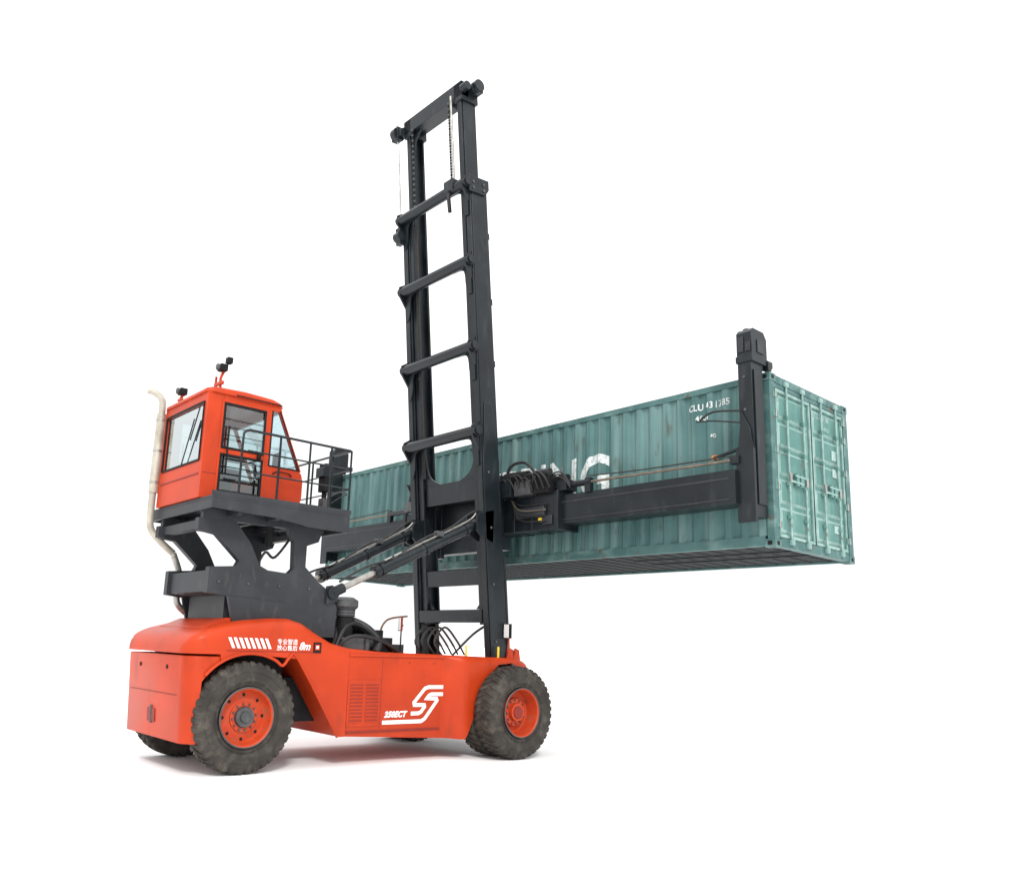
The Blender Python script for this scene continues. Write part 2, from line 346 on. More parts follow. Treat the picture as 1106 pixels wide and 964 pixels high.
# ------------------------------------------------------------------ wheels
def make_tyre(w):
    t=MB();h=w/2;r0,r1=.385,.724
    prof=[(r0,-h*.72),(r0+.02,-h*.86),(r0+.05,-h*.94),(r0+.10,-h*1.0),(r0+.17,-h*1.02),(r0+.24,-h*.99),(r0+.30,-h*.92),(r1-.008,-h*.84),(r1,-h*.70),(r1+.004,-h*.3),(r1+.005,0),(r1+.004,h*.3),(r1,h*.70),(r1-.008,h*.84),(r0+.30,h*.92),(r0+.24,h*.99),(r0+.17,h*1.02),(r0+.10,h*1.0),(r0+.05,h*.94),(r0+.02,h*.86),(r0,h*.72)]
    t.rev(prof,RUB,n=88)
    for rr in (.455,.475,.60):
        for s_ in (-1,1):
            t.rev([(rr-.005,s_*(h-.004)),(rr,s_*(h+.006)),(rr+.005,s_*(h-.004))],RUB,n=88)
    n=38
    for i in range(n):
        for s_ in (-1,1):
            a0=2*math.pi*(i+(.5 if s_>0 else 0))/n
            def P(a,r,y): return (r*math.cos(a),y,r*math.sin(a))
            sk=.08;wd=.090
            st=[(-.02*h*s_,0,.71,RT),(.45*h*s_,sk*.55,.71,RT-.001),(.78*h*s_,sk,.70,RT-.004),(.93*h*s_,sk*1.08,.68,RT-.022),(.985*h*s_,sk*1.12,.65,.692)]
            rings=[]
            for k,(y,da,rb,rt_) in enumerate(st):
                a=a0+da;ww=wd*(1+.18*k/4)
                if k<4: rings.append([P(a-ww/2,rb,y),P(a+ww/2,rb,y),P(a+ww*.44,rt_,y),P(a-ww*.44,rt_,y)])
                else: rings.append([P(a-ww/2,rb,y*.95),P(a+ww/2,rb,y*.95),P(a+ww*.42,rt_,y),P(a-ww*.42,rt_,y)])
            t.loft(rings,RUB)
    return t
def make_rim(deep):
    t=MB()
    if deep:
        prof=[(.40,-.20),(.388,-.206),(.368,-.19),(.36,-.12),(.35,-.02),(.335,.04),(.30,.06),(.0,.06)]
    else:
        prof=[(.40,-.20),(.388,-.208),(.368,-.19),(.355,-.13),(.34,-.07),(.32,-.05),(.27,-.055),(.22,-.075),(.0,-.075)]
    t.rev(prof,REDH,n=56)
    t.rev([(.40,.20),(.385,.205),(.36,.19),(.35,.05),(.0,.04)],REDH,n=56)
    t.rev([(.384,-.213),(.394,-.217),(.405,-.206)],DGREY,n=56)
    if not deep:
        for i in range(8):
            a=2*math.pi*(i+.5)/8;t.cyl((.292*math.cos(a),-.05,.292*math.sin(a)),(.292*math.cos(a),-.058,.292*math.sin(a)),.022,MATT,12)
    return t
def make_hub(front):
    t=MB()
    if front:
        t.cyl((0,.08,0),(0,-.03,0),.24,REDH,36,.22);t.cyl((0,-.03,0),(0,-.10,0),.15,REDH,32,.14);t.cyl((0,-.10,0),(0,-.12,0),.10,DRED,24)
        nb,rb,y0=12,.195,-.03
    else:
        t.cyl((0,.02,0),(0,-.10,0),.215,REDH,36,.20);t.cyl((0,-.10,0),(0,-.15,0),.145,DGREY,32,.13);t.cyl((0,-.15,0),(0,-.18,0),.08,DGREY,24,.07)
        nb,rb,y0=12,.175,-.10
    for i in range(nb):
        a=2*math.pi*i/nb;t.cyl((rb*math.cos(a),y0,rb*math.sin(a)),(rb*math.cos(a),y0-.028,rb*math.sin(a)),.014,DGREY,6)
    return t
me_t=None
def wheel(x,yc,side,front):
    global me_t
    hub=part(make_hub(front),'wheel',H,.004,origin=(0,0,0))
    hub.location=Vector((x,yc,RT))-ORI[H.name];hub.rotation_euler=(0,random.uniform(0,6),0) if side<0 else (0,0,math.pi)
    for k,of in enumerate([0,.445] if front else [0]):
        if me_t is None:
            ty=part(make_tyre(.40),'tyre',hub,.006,origin=(0,0,0),seg=1);me_t=ty.data
        else:
            ty=bpy.data.objects.new('tyre',me_t);COL.objects.link(ty);ty.parent=hub;b=ty.modifiers.new('bevel','BEVEL');b.width=.006;b.segments=1;b.limit_method='ANGLE';b.angle_limit=R(40)
        ty.location=(0,of,0);ty.rotation_euler=(0,random.uniform(0,6),0)
        rm=part(make_rim(front),'rim',hub,0,origin=(0,0,0));rm.location=(0,of,0)
wheel(RA,-1.02,-1,False);wheel(RA,.97,1,False)
wheel(0,-1.60,-1,True);wheel(0,1.60,1,True)
# ------------------------------------------------------------------ cab support, platform
sp=MB()
PL=[(-5.2,2.40),(-5.2,2.76),(-4.80,2.80),(-4.76,2.88),(-5.14,3.22),(-5.42,3.26),(-5.42,3.43),(-4.85,3.43),(-4.60,3.14),(-4.44,2.84),(-4.30,2.78),(-3.96,2.76),(-3.88,2.84),(-3.90,3.24),(-4.02,3.43),(-3.43,3.43),(-3.48,3.28),(-3.68,3.20),(-3.68,2.88),(-3.42,2.66),(-3.2,2.52),(-3.08,2.3),(-3.10,1.85),(-3.42,1.85),(-3.62,2.16),(-4.0,2.28),(-4.6,2.34)]
for sy in (-1,1): sp.prism(PL,1,sy*.80,sy*.68,BLK2)
sp.prism([(-5.15,2.42),(-5.15,2.72),(-4.2,2.72),(-3.6,2.58),(-3.5,2.2),(-4.6,2.36)],1,-.675,.675,BLK2)
sp.box((-5.35,-.67,3.30),(-5.2,.67,3.42),BLK2);sp.box((-3.66,-.67,3.34),(-3.55,.67,3.42),BLK2)
sp.box((-4.85,-.62,2.0),(-3.45,.62,2.40),BLK2)
for sy in (-1,1):
    sp.prism([(-4.8,2.0),(-4.9,2.37),(-4.0,2.32),(-3.5,2.12),(-3.5,1.9)],1,sy*.83,sy*.78,BLK2)
    for x in (-5.05,-4.6,-4.1,-3.6): sp.cyl((x,sy*.80,2.56),(x,sy*.82,2.56),.018,DGREY,8)
    sp.prism([(-3.3,2.35),(-3.3,2.62),(-3.2,2.64),(-3.10,2.55),(-3.10,2.40)],1,sy*.84,sy*.80,BLK2)
sp.cyl((-4.22,-.60,3.14),(-4.22,-.60,3.42),.06,MATT);sp.tube([(-4.42,-.6,2.74),(-4.3,-.66,3.05),(-4.1,-.6,3.0),(-3.85,-.64,3.36)],.020,HOSE)
part(sp,'cab_support',H,.012)
pf=MB()
pf.box((-5.42,-1.2,3.62),(-3.20,1.1,3.66),BLK2)
pf.prism([(-5.42,3.48),(-5.42,3.62),(-3.20,3.62),(-3.20,3.38),(-3.9,3.38),(-4.4,3.45)],1,-1.2,-1.16,BLK2)
pf.prism([(-5.42,3.48),(-5.42,3.62),(-3.20,3.62),(-3.20,3.38),(-3.9,3.38),(-4.4,3.45)],1,1.06,1.1,BLK2)
pf.box((-3.24,-1.16,3.38),(-3.20,1.06,3.62),BLK2);pf.box((-5.42,-1.16,3.48),(-5.38,1.06,3.62),BLK2)
pf.box((-5.38,-1.16,3.53),(-3.24,1.06,3.56),BLK)
for x in (-5.0,-4.4,-3.8): pf.box((x,-1.16,3.44),(x+.06,1.06,3.53),BLK2)
pf.box((-5.36,-.8,3.38),(-3.4,-.70,3.53),BLK2);pf.box((-5.36,.70,3.38),(-3.4,.8,3.53),BLK2)
pf.box((-5.44,-1.205,3.655),(-3.18,-1.19,3.72),BLK2);pf.box((-3.195,-1.2,3.66),(-3.18,1.1,3.72),BLK2)
PF=part(pf,'platform',H,.006)
rl=MB()
for z in (4.66,4.36,4.05):
    r=.020 if z>4.6 else .013
    rl.tube([(-4.95,-1.17,z),(-4.3,-1.17,z),(-3.25,-1.17,z)],r,BLK,8,1)
    rl.tube([(-3.25,-1.17,z),(-3.22,-1.15,z),(-3.22,1.05,z)],r,BLK,8,1)
    rl.tube([(-3.22,1.05,z),(-4.3,1.07,z)],r,BLK,8,1)
rl.tube([(-4.95,-1.17,4.66),(-5.02,-1.17,4.62),(-5.04,-1.17,4.5),(-5.04,-1.17,3.7)],.018,BLK,8,3)
for x in (-4.45,-3.95,-3.58,-3.22): rl.cyl((x,-1.17,3.66),(x,-1.17,4.66),.017,BLK,10)
for y in (-.6,0,.5,1.05): rl.cyl((-3.22,y,3.66),(-3.22,y,4.66),.017,BLK,10)
for x in (-4.3,-3.75): rl.cyl((x,1.07,3.66),(x,1.07,4.66),.017,BLK,10)
part(rl,'railing',PF,0)
wl=MB()
wl.box((-3.42,-.75,4.05),(-3.28,-.55,4.5),MATT);wl.cyl((-3.35,-.64,3.66),(-3.35,-.64,4.05),.04,MATT);wl.box((-3.46,-.76,4.28),(-3.28,-.52,4.44),BLK);wl.box((-3.40,-.7,3.75),(-3.30,-.55,3.95),DGREY)
part(wl,'work_lamp',PF,.01)
# ------------------------------------------------------------------ cab
XR,XF,XFT,Z0,ZW,ZT=-5.46,-3.86,-4.30,3.665,4.28,5.20
cb=MB()
for sy in (-1,1):
    a,b=sy*.80,sy*.74
    cb.prism([(XR,Z0),(XR,ZT+.02),(-5.22,ZT+.02),(-5.22,Z0)],1,a,b,RED)
    cb.prism([(-5.22,5.13),(-5.22,ZT+.02),(XFT,ZT+.02),(XFT+.03,5.13)],1,a,b,RED)
    cb.prism([(-5.22,Z0),(-5.22,Z0+.07),(-4.5,Z0+.07),(-4.5,Z0)],1,a,b,RED)
    cb.prism([(-4.5,Z0),(-4.5,5.13),(-4.43,5.13),(-4.43,ZW),(XF-.06,ZW-.01),(XF-.01,ZW-.05),(XF+.02,ZW-.16),(XF+.02,Z0+.2),(XF-.02,Z0+.06),(XF-.10,Z0)],1,a,b,RED)
    cb.bar((XF-.035,sy*.77,ZW-.02),(XFT-.01,sy*.77,5.16),.055,.04,RED)
    cb.box((XR+.02,sy*.798,4.02),(-5.22,sy*.805,4.03),DRED)
    cb.tube([(-4.36,sy*.80,4.16),(-4.3,sy*.83,4.2),(-4.1,sy*.83,4.2),(-4.04,sy*.80,4.16)],.01,MATT,6,3)
cb.box((XR,-.74,Z0),(XR+.05,.74,4.22),RED);cb.box((XR,-.74,5.06),(XR+.05,.74,ZT+.02),RED)
for sy in (-1,1): cb.box((XR,sy*.74,4.22),(XR+.05,sy*.69,5.06),RED)
cb.box((XR-.012,-.7,4.0),(XR,.7,4.02),DRED)
cb.box((XF-.04,-.74,Z0+.04),(XF+.02,.74,ZW-.06),RED)
cb.box((XF-.06,-.74,ZW-.08),(XF-.02,.74,ZW-.02),RED)
cb.box((XR+.05,-.74,Z0),(XF-.06,.74,Z0+.05),BLK2)
cb.box((XFT-.02,-.74,5.12),(XFT+.03,.74,5.22),RED)
rf=[]
for x,hw,zt in [(XR-.03,.70,5.24),(XR-.01,.78,5.27),(XR+.08,.83,5.30),(-4.9,.84,5.325),(-4.45,.84,5.305),(XFT-.02,.82,5.27),(XFT+.06,.74,5.235)]:
    rf.append(ring(x,hw,5.212,zt,.09,5))
cb.loft(rf,RED)
cb.box((-5.05,-.845,5.216),(-4.3,-.835,5.235),MATT)
cb.box((-5.0,-.6,5.31),(-4.3,.45,5.35),BLK)
CAB=part(cb,'cab',H,.018,label='orange-red operator cab with large tinted windows',seg=3)
def pane(name,vs,fs,mat,parent=CAB):
    m=MB();m.add(vs,fs,mat);return part(m,name,parent,0)
q=[(0,1,2,3)]
pane('window',[(XR+.02,-.695,4.215),(XR+.02,.695,4.215),(XR+.02,.695,5.065),(XR+.02,-.695,5.065)],q,GLS)
for sy in (-1,1):
    pane('window',[(-4.435,sy*.775,ZW),(XF-.06,sy*.775,ZW),(XFT-.01,sy*.775,5.14),(-4.435,sy*.775,5.14)],q,GLS2)
pane('windshield',[(XF-.045,-.745,ZW-.02),(XF-.045,.745,ZW-.02),(XFT,.745,5.15),(XFT,-.745,5.15)],q,GLS2)
sl=MB()
for a,b in (((-.70,4.21),(.70,4.21)),((-.70,5.07),(.70,5.07)),((-.70,4.21),(-.70,5.07)),((.70,4.21),(.70,5.07))): sl.bar((XR-.004,*a),(XR-.004,*b),.02,.03,MATT)
sl.bar((XR-.02,-.1,4.22),(XR-.03,-.45,4.85),.012,.02,MATT);sl.bar((XR-.025,-.35,4.55),(XR-.025,-.6,5.0),.012,.02,MATT)
part(sl,'window_seal',CAB,0)
for sy in (-1,1):
    sl=MB()
    for a,b in (((-4.43,ZW),(XF-.06,ZW)),((-4.43,ZW),(-4.43,5.13)),((XF-.06,ZW),(XFT-.01,5.14))): sl.bar((a[0],sy*.803,a[1]),(b[0],sy*.803,b[1]),.02,.012,MATT,up=(0,1,0))
    part(sl,'window_seal',CAB,0)
for sy in (-1,1):
    dr=MB();a,b=sy*.812,sy*.77
    x0,x1,z0,z1=-5.24,-4.50,3.74,5.135
    for p0,p1 in (((x0,z0),(x1,z0+.035)),((x0,z1-.035),(x1,z1)),((x0,z0+.035),(x0+.03,z1-.035)),((x1-.03,z0+.035),(x1,z1-.035))):
        dr.box((p0[0],a,p0[1]),(p1[0],b,p1[1]),RED)
    dr.box((x0+.03,a-sy*.004,4.34),(x1-.03,b,4.41),RED)
    for za,zb in ((z0+.035,4.34),(4.41,z1-.035)):
        for p0,p1 in (((x0+.03,za),(x1-.03,za+.035)),((x0+.03,zb-.035),(x1-.03,zb)),((x0+.03,za+.035),(x0+.065,zb-.035)),((x1-.065,za+.035),(x1-.03,zb-.035))):
            dr.box((p0[0],sy*.816,p0[1]),(p1[0],sy*.80,p1[1]),MATT)
    dr.bar((x0+.12,sy*.845,4.05),(x0+.12,sy*.845,4.75),.022,.022,MATT)
    dr.box((x1-.14,a,4.34),(x1-.08,sy*.85,4.42),MATT)
    for k in range(3): dr.bar((x0+.06,sy*.822,3.95+.1*k),(x1-.06,sy*.822,3.95+.1*k),.01,.014,MATT)
    for k in range(3): dr.bar((x0+.06,sy*.822,4.62+.12*k),(x1-.06,sy*.822,4.62+.12*k),.008,.010,MATT)
    DR=part(dr,'door',CAB,.004)
    pane('window',[(x0+.03,sy*.79,4.41),(x1-.03,sy*.79,4.41),(x1-.03,sy*.79,z1-.035),(x0+.03,sy*.79,z1-.035)],q,GLS,DR)
    pane('window',[(x0+.03,sy*.79,z0+.035),(x1-.03,sy*.79,z0+.035),(x1-.03,sy*.79,4.34),(x0+.03,sy*.79,4.34)],q,GLS,DR)
st=MB()
st.box((-5.1,-.27,4.1),(-4.62,.27,4.25),SEATM);st.prism([(-5.22,4.2),(-5.08,4.2),(-5.16,4.95),(-5.27,4.95)],1,-.25,.25,SEATM);st.box((-5.05,-.2,3.72),(-4.7,.2,4.1),MATT)
st.box((-5.0,-.38,4.36),(-4.6,-.3,4.42),MATT);st.box((-5.0,.3,4.36),(-4.6,.38,4.42),MATT)
st.cyl((-4.95,-.34,4.1),(-4.95,-.34,4.38),.03,MATT);st.cyl((-4.95,.34,4.1),(-4.95,.34,4.38),.03,MATT)
part(st,'seat',CAB,.03)
cn=MB();cn.box((-4.1,-.4,3.72),(-3.93,.4,4.25),MATT);cn.cyl((-4.15,0,4.1),(-4.3,0,4.45),.03,MATT)
cn.M=Matrix.Translation((-4.31,0,4.47))@Matrix.Rotation(R(-25),4,'Y')
pts=[(.19*math.cos(2*math.pi*i/20),.19*math.sin(2*math.pi*i/20),0) for i in range(21)];cn.tube(pts,.016,MATT,8,1);cn.box((-.19,-.02,-.01),(.19,.02,.01),MATT);cn.M=None
cn.box((-4.2,-.66,4.3),(-4.16,-.45,4.55),MATT)
part(cn,'control_console',CAB,.01)
def lamp(x,y,z,h,matp,two):
    m=MB();m.tube([(x,y,z),(x-.02,y,z+h*.6),(x+.03,y,z+h)],.022,matp,8,3)
    m.box((x-.06,y-.08,z+h-.02),(x+.05,y+.06,z+h+.08),MATT);m.cyl((x-.06,y-.01,z+h+.03),(x-.10,y-.01,z+h+.03),.05,DGREY,16)
    if two:
        m.bar((x-.02,y-.10,z+h*.40),(x-.02,y+.18,z+h*.45),.04,.05,matp);m.bar((x-.02,y+.16,z+h*.3),(x-.02,y+.16,z+h*.8),.03,.03,matp)
        m.box((x+.02,y-.12,z+h+.10),(x+.10,y-.02,z+h+.19),MATT);m.cyl((x+.04,y-.07,z+h),(x+.04,y-.07,z+h+.1),.012,MATT,8)
    else:
        m.bar((x-.02,y-.08,z+h*.45),(x-.02,y+.10,z+h*.5),.03,.04,matp)
    return part(m,'work_lamp',CAB,.008)
lamp(-5.18,-.55,5.29,.36,RED,True);lamp(-5.38,.42,5.26,.18,RED,False)
for o in (CAB,PF): o.location.z+=.05
ex=MB()
ex.tube([(-5.74,.95,5.58),(-5.66,.92,5.57),(-5.55,.87,5.48),(-5.51,.86,5.3),(-5.51,.86,4.4),(-5.51,.86,3.7),(-5.48,.86,3.4),(-5.3,.84,3.2),(-5.1,.84,3.05)],.052,CREAM,16,6)
ex.tube([(-5.51,.86,5.22),(-5.51,.86,4.5),(-5.51,.86,3.95)],.070,CREAM,20,1)
for z in (5.1,4.6,4.1): ex.cyl((-5.51,.86,z),(-5.51,.86,z+.03),.075,GALV,20)
ex.tube([(-5.1,.84,3.05),(-4.95,.86,2.7),(-4.95,.86,2.3),(-4.7,.86,2.1)],.05,GALV,14,6)
part(ex,'exhaust_pipe',H,0)
# ------------------------------------------------------------------ mast
MX,MA=.31,5.55
MT=Matrix.Translation((MX,0,0))@Matrix.Rotation(R(-MA),4,'Y')
def chan(m,yi,yo,x0,x1,s0,s1,sy,mat=BLK,tk=.04):
    m.box((x0,sy*(yo-tk),s0),(x1,sy*yo,s1),mat)
    m.box((x0,sy*yi,s0),(x0+tk,sy*(yo-tk-.001),s1),mat);m.box((x1-tk,sy*yi,s0),(x1,sy*(yo-tk-.001),s1),mat)
S=[12.47,10.42,8.88,7.23,5.65,2.35]
om=MB();om.M=MT
for sy in (-1,1):
    chan(om,.90,1.07,-.20,.19,.9,S[1]+.12,sy)
    om.box((-.235,sy*.93,.9),(-.201,sy*1.06,S[1]-.1),BLK)
    om.prism([(-.22,1.0),(-.22,5.0),(-.12,6.2),(.06,6.2),(.17,5.0),(.17,1.0)],1,sy*1.071,sy*1.09,BLK)
    om.box((.191,sy*.9,1.2),(.24,sy*1.08,3.4),BLK)
    om.prism([(-.28,S[1]-.18),(-.28,S[1]+.14),(.22,S[1]+.14),(.22,S[1]-.05),(.12,S[1]-.18)],1,sy*1.072,sy*1.11,BLK)
    for s in (S[1]+.02,S[1]-.1):
        om.cyl((-.18,sy*1.11,s),(-.18,sy*1.13,s),.03,DGREY,10);om.cyl((.08,sy*1.11,s),(.08,sy*1.13,s),.03,DGREY,10)
    for s in (1.9,2.9,3.9,4.9): om.cyl((-.1,sy*1.09,s),(-.1,sy*1.11,s),.025,DGREY,8)
    for s in (6.9,8.1,9.4): om.box((.191,sy*.95,s),(.225,sy*1.06,s+.12),BLK)
OM=part(om,'mast',H,.008,label='tall black steel mast with tubular cross bars')
for k,s in enumerate(S[1:]):
    cbm=MB();cbm.M=MT
    if k<4:
        r=.105
        cbm.cyl((-.30,-1.09,s),(-.30,1.09,s),r,BLK,24)
        for sy in (-1,1):
            cbm.cyl((-.30,sy*1.09,s),(-.30,sy*1.12,s),r*.72,BLK,20)
            pl=[(sy*y,z) for y,z in smooth([(.93,s-.62,1),(.86,s-.45),(.85,s-.18),(.78,s-.10),(.5,s-.09,1),(.5,s+.03,1),(1.02,s+.03,1),(1.02,s-.62,1)],2)]
            cbm.prism(pl,0,-.262,-.236,BLK)
            cbm.prism([(-.40,s-.10),(-.40,s+.10),(-.20,s+.2),(-.20,s-.42)],1,sy*1.04,sy*1.0,BLK)
    else:
        cbm.box((-.24,-.90,s-.11),(.1,.90,s+.11),BLK)
        for sy in (-1,1): cbm.prism([(sy*.9,s+.12),(sy*.6,s+.12),(sy*.9,s+.42)],0,-.1,-.05,BLK)
    part(cbm,'crossbar',OM,.006)
im=MB();im.M=MT
for sy in (-1,1):
    chan(im,.75,.89,-.16,.16,2.2,S[0]+.05,sy)
    im.box((-.20,sy*.76,S[1]-1.6),(-.162,sy*.87,S[0]+.1),BLK)
    im.box((-.22,sy*.70,S[0]-.25),(.20,sy*.93,S[0]+.12),BLK)
    im.cyl((.04,sy*.93,S[0]),(.04,sy*1.06,S[0]),.11,BLK,24)
    im.cyl((-.20,sy*.93,S[0]-.05),(-.20,sy*1.1,S[0]-.05),.085,BLK,20)
    im.prism([(sy*.75,S[0]-.18),(sy*.5,S[0]-.17),(sy*.68,S[0]-.35),(sy*.75,S[0]-.65)],0,-.12,-.08,BLK)
im.box((-.22,-.93,S[0]-.17),(-.04,.93,S[0]+.13),BLK)
im.box((-.04,-.86,S[0]-.12),(.16,.86,S[0]-.08),BLK)
im.box((-.14,-.86,2.9),(.1,.86,3.2),BLK)
im.box((-.1,-.74,4.45),(.15,.74,4.85),BLK)
for sy in (-1,1): im.prism([(sy*y,z) for y,z in smooth([(.76,4.85,1),(.3,4.85,1),(.6,4.98),(.70,5.2),(.76,5.6,1)],2)],0,-.1,-.05,BLK)
part(im,'inner_mast',OM,.006)
def single(name,parent,fn,bev=0.):
    m=MB();m.M=MT;fn(m);return part(m,name,parent,bev)
single('lift_cylinder',OM,lambda m:(m.cyl((-.27,1.08,S[1]+.05),(-.27,1.08,S[0]-.05),.024,STEEL,14)))
single('lift_cylinder',OM,lambda m:(m.cyl((-.27,-.66,S[1]),(-.27,-.66,S[0]-.1),.024,GALV,14),m.tube([(-.30,-.66,S[1]+.05),(-.38,-.62,S[1]-.1),(-.36,-.6,S[1]-.35),(-.32,-.56,S[1]-.42)],.04,HOSE,8,4),m.box((-.42,-.78,S[1]-.06),(-.26,-.52,S[1]+.16),BLK)),.004)
def pul(m,s):
    m.box((-.36,.98,s-.14),(-.20,1.02,s+.14),BLK);m.box((-.36,1.16,s-.14),(-.20,1.19,s+.14),BLK)
    m.cyl((-.28,1.025,s),(-.28,1.155,s),.15,BLK,28);m.cyl((-.28,1.02,s),(-.28,1.20,s),.05,DGREY,16);m.box((-.33,.9,s-.08),(-.18,1.0,s+.08),BLK)
single('pulley_block',OM,lambda m:pul(m,S[0]-.10),.006)
single('pulley_block',OM,lambda m:(m.box((-.38,.98,S[1]-.52),(-.27,1.12,S[1]-.16),BLK),m.cyl((-.33,.97,S[1]-.34),(-.33,1.15,S[1]-.34),.11,BLK,24)),.006)
single('pulley_block',OM,lambda m:(m.box((.0,-1.1,S[0]-.08),(.2,-.93,S[0]+.1),BLK),m.cyl((.1,-1.12,S[0]+.05),(.1,-.95,S[0]+.05),.12,BLK,24)),.006)
for y in (-.56,.62):
    def chn(m,y=y):
        z=S[1]+.1;n=int((S[0]-.15-z)/.06)
        m.cyl((-.245,y,z),(-.245,y,S[0]-.15),.007,MATT,6)
        for i in range(n): m.box((-.257,y-.018,z+i*.06),(-.233,y+.018,z+i*.06+.045),DGREY if i%2 else MATT)
    single('lift_chain',OM,chn)
def hoz(m):
    for k in range(3): m.tube([(-.18,.66+.035*k,S[1]-.2),(-.18,.66+.035*k,7.0),(-.17,.66+.035*k,5.0)],.013,HOSE,8,1)
    m.box((-.19,.64,S[1]-.24),(-.15,.76,S[1]-.18),BLK)
    m.box((-.19,.64,7),(-.15,.76,7.05),BLK)
single('hydraulic_hose',OM,hoz)
for sy in (-1,1):
    tcy=MB();A=Vector((-3.20,sy*.82,2.52));B=Vector((-.37,sy*.93,3.93));D=(B-A).normalized()
    tcy.cyl(A+D*.12,A+D*.90,.05,GALV,18)
    tcy.cyl(A+D*.85,B-D*.12,.098,BLK,24)
    for t in (.83,.95,1.9,2.85): tcy.cyl(A+D*t,A+D*(t+.07),.115,BLK,24)
    tcy.cyl(A-Vector((0,.07,0)),A+Vector((0,.07,0)),.10,BLK,20);tcy.cyl(B-Vector((0,.12,0)),B+Vector((0,.12,0)),.11,BLK,20)
    tcy.cyl(A,A+D*.22,.08,BLK,18)
    off=Vector((0,-.05,.135))
    tcy.tube([A+D*1.0+off,A+D*1.8+off,B-D*.3+off,B-D*.1+off*1.6],.016,GALV,8,4)
    tcy.tube([A+D*.1+off,A+D*.6+off*1.3,A+D*1.0+off*.9,A+D*1.2+off],.02,HOSE,8,4)
    tcy.tube([A+D*1.3+off*.9,A+D*1.9+off*1.5,A+D*2.4+off*1.2,B-D*.2+off*2.0,B+D*.1+off*1.2],.018,HOSE,8,4)
    tcy.box(A+D*2.2+off-Vector((.07,.05,.03)),A+D*2.2+off+Vector((.07,.05,.06)),DGREY)
    part(tcy,'tilt_cylinder',H,.004)
    for dy in (-.14,.14):
        lg=MB();lg.prism([(-.42,3.72),(-.50,3.8),(-.50,4.06),(-.42,4.12),(-.1,4.2),(-.1,3.6)],1,B.y+dy-.02,B.y+dy+.02,BLK)
        part(lg,'cylinder_lug',OM,.006)
# ------------------------------------------------------------------ carriage & spreader
CZ=4.17
sb=MB()
sb.box((.14,-.95,3.45),(.24,-.70,4.9),BLK);sb.box((.14,.70,3.45),(.24,.95,4.9),BLK)
sb.box((.16,-1.0,3.52),(.40,1.0,3.76),BLK);sb.box((.14,-1.0,4.55),(.38,1.0,4.77),BLK)
sb.box((.18,-.9,3.76),(.34,.9,4.55),BLK)
sb.box((.34,-2.2,CZ-.33),(.84,2.2,CZ+.30),BLK)
for y in (-2.2,2.2): sb.box((.32,y-.05,CZ-.36),(.86,y+.05,CZ+.33),BLK)
for y in (-1.6,-1.15,1.15,1.6): sb.box((.325,y-.03,CZ-.34),(.86,y+.03,CZ+.31),BLK)
sb.box((.28,-1.95,CZ-.12),(.338,-1.25,CZ+.08),BLK2);sb.box((.3,-2.12,CZ-.26),(.338,-1.9,CZ-.1),BLK2)
SB=part(sb,'spreader',H,.01,label='black telescopic side-lift spreader beam')
for sy in (-1,1):
    bm_=MB()
    bm_.box((.42,sy*2.0,CZ-.26),(.80,sy*5.60,CZ+.24),BLK)
    bm_.box((.412,sy*2.25,CZ+.10),(.42,sy*5.5,CZ+.13),BLK2);bm_.box((.412,sy*2.25,CZ-.2),(.42,sy*5.5,CZ-.18),BLK2)
    part(bm_,'beam',SB,.012)
    ar=MB()
    ar.box((.56,sy*5.62,3.72),(.86,sy*5.84,6.05),BLK)
    ar.box((.50,sy*5.58,3.64),(.555,sy*5.86,4.70),BLK);ar.prism([(sy*5.60,4.7),(sy*5.84,4.7),(sy*5.80,5.0),(sy*5.66,5.3)],0,.53,.558,BLK)
    ar.box((.60,sy*5.842,3.9),(.82,sy*5.865,5.9),BLK)
    ar.box((.54,sy*5.60,6.02),(1.12,sy*5.87,6.12),BLK)
    ar.prism([(.56,6.12),(.56,6.48),(.61,6.54),(.90,6.54),(.98,6.44),(.98,6.12)],1,sy*5.61,sy*5.86,BLK)
    ar.box((.54,sy*5.64,6.18),(.56,sy*5.73,6.42),BLK2);ar.box((.54,sy*5.76,6.18),(.56,sy*5.84,6.32),BLK2)
    ar.box((.7,sy*5.861,6.18),(.88,sy*5.875,6.38),BLK2)
    ar.cyl((.7,sy*5.70,6.54),(.7,sy*5.70,6.58),.05,BLK2);ar.cyl((.84,sy*5.75,6.54),(.84,sy*5.75,6.57),.035,DGREY)
    ar.box((.95,sy*5.80,5.96),(1.05,sy*5.89,6.1),BLK)
    ar.tube([(.56,sy*5.64,5.30),(.54,sy*5.2,5.36),(.57,sy*4.95,5.28)],.018,HOSE,8,4);ar.tube([(.56,sy*5.64,5.12),(.54,sy*5.2,5.22),(.55,sy*4.9,5.26)],.014,HOSE,8,4)
    ar.bar((.6,sy*5.62,4.75),(.6,sy*5.15,4.66),.05,.04,BLK)
    for z in (4.0,4.6,5.3,5.8): ar.cyl((.56,sy*5.72,z),(.545,sy*5.72,z),.022,DGREY,8)
    part(ar,'arm',SB,.012)
    ec=MB()
    ec.cyl((.42,sy*1.0,CZ+.42),(.42,sy*2.9,CZ+.40),.055,BLK,18);ec.cyl((.42,sy*2.9,CZ+.40),(.50,sy*5.62,CZ+.39),.022,TAN,12)
    ec.box((.38,sy*2.80,CZ+.22),(.47,sy*2.92,CZ+.47),BLK);ec.box((.46,sy*5.5,CZ+.33),(.56,sy*5.64,CZ+.45),BLK)
    ec.tube([(.40,sy*2.9,CZ+.50),(.42,sy*4,CZ+.455),(.48,sy*5.6,CZ+.45)],.012,HOSE,6,3)
    part(ec,'extension_cylinder',SB,.004)
hy=MB()
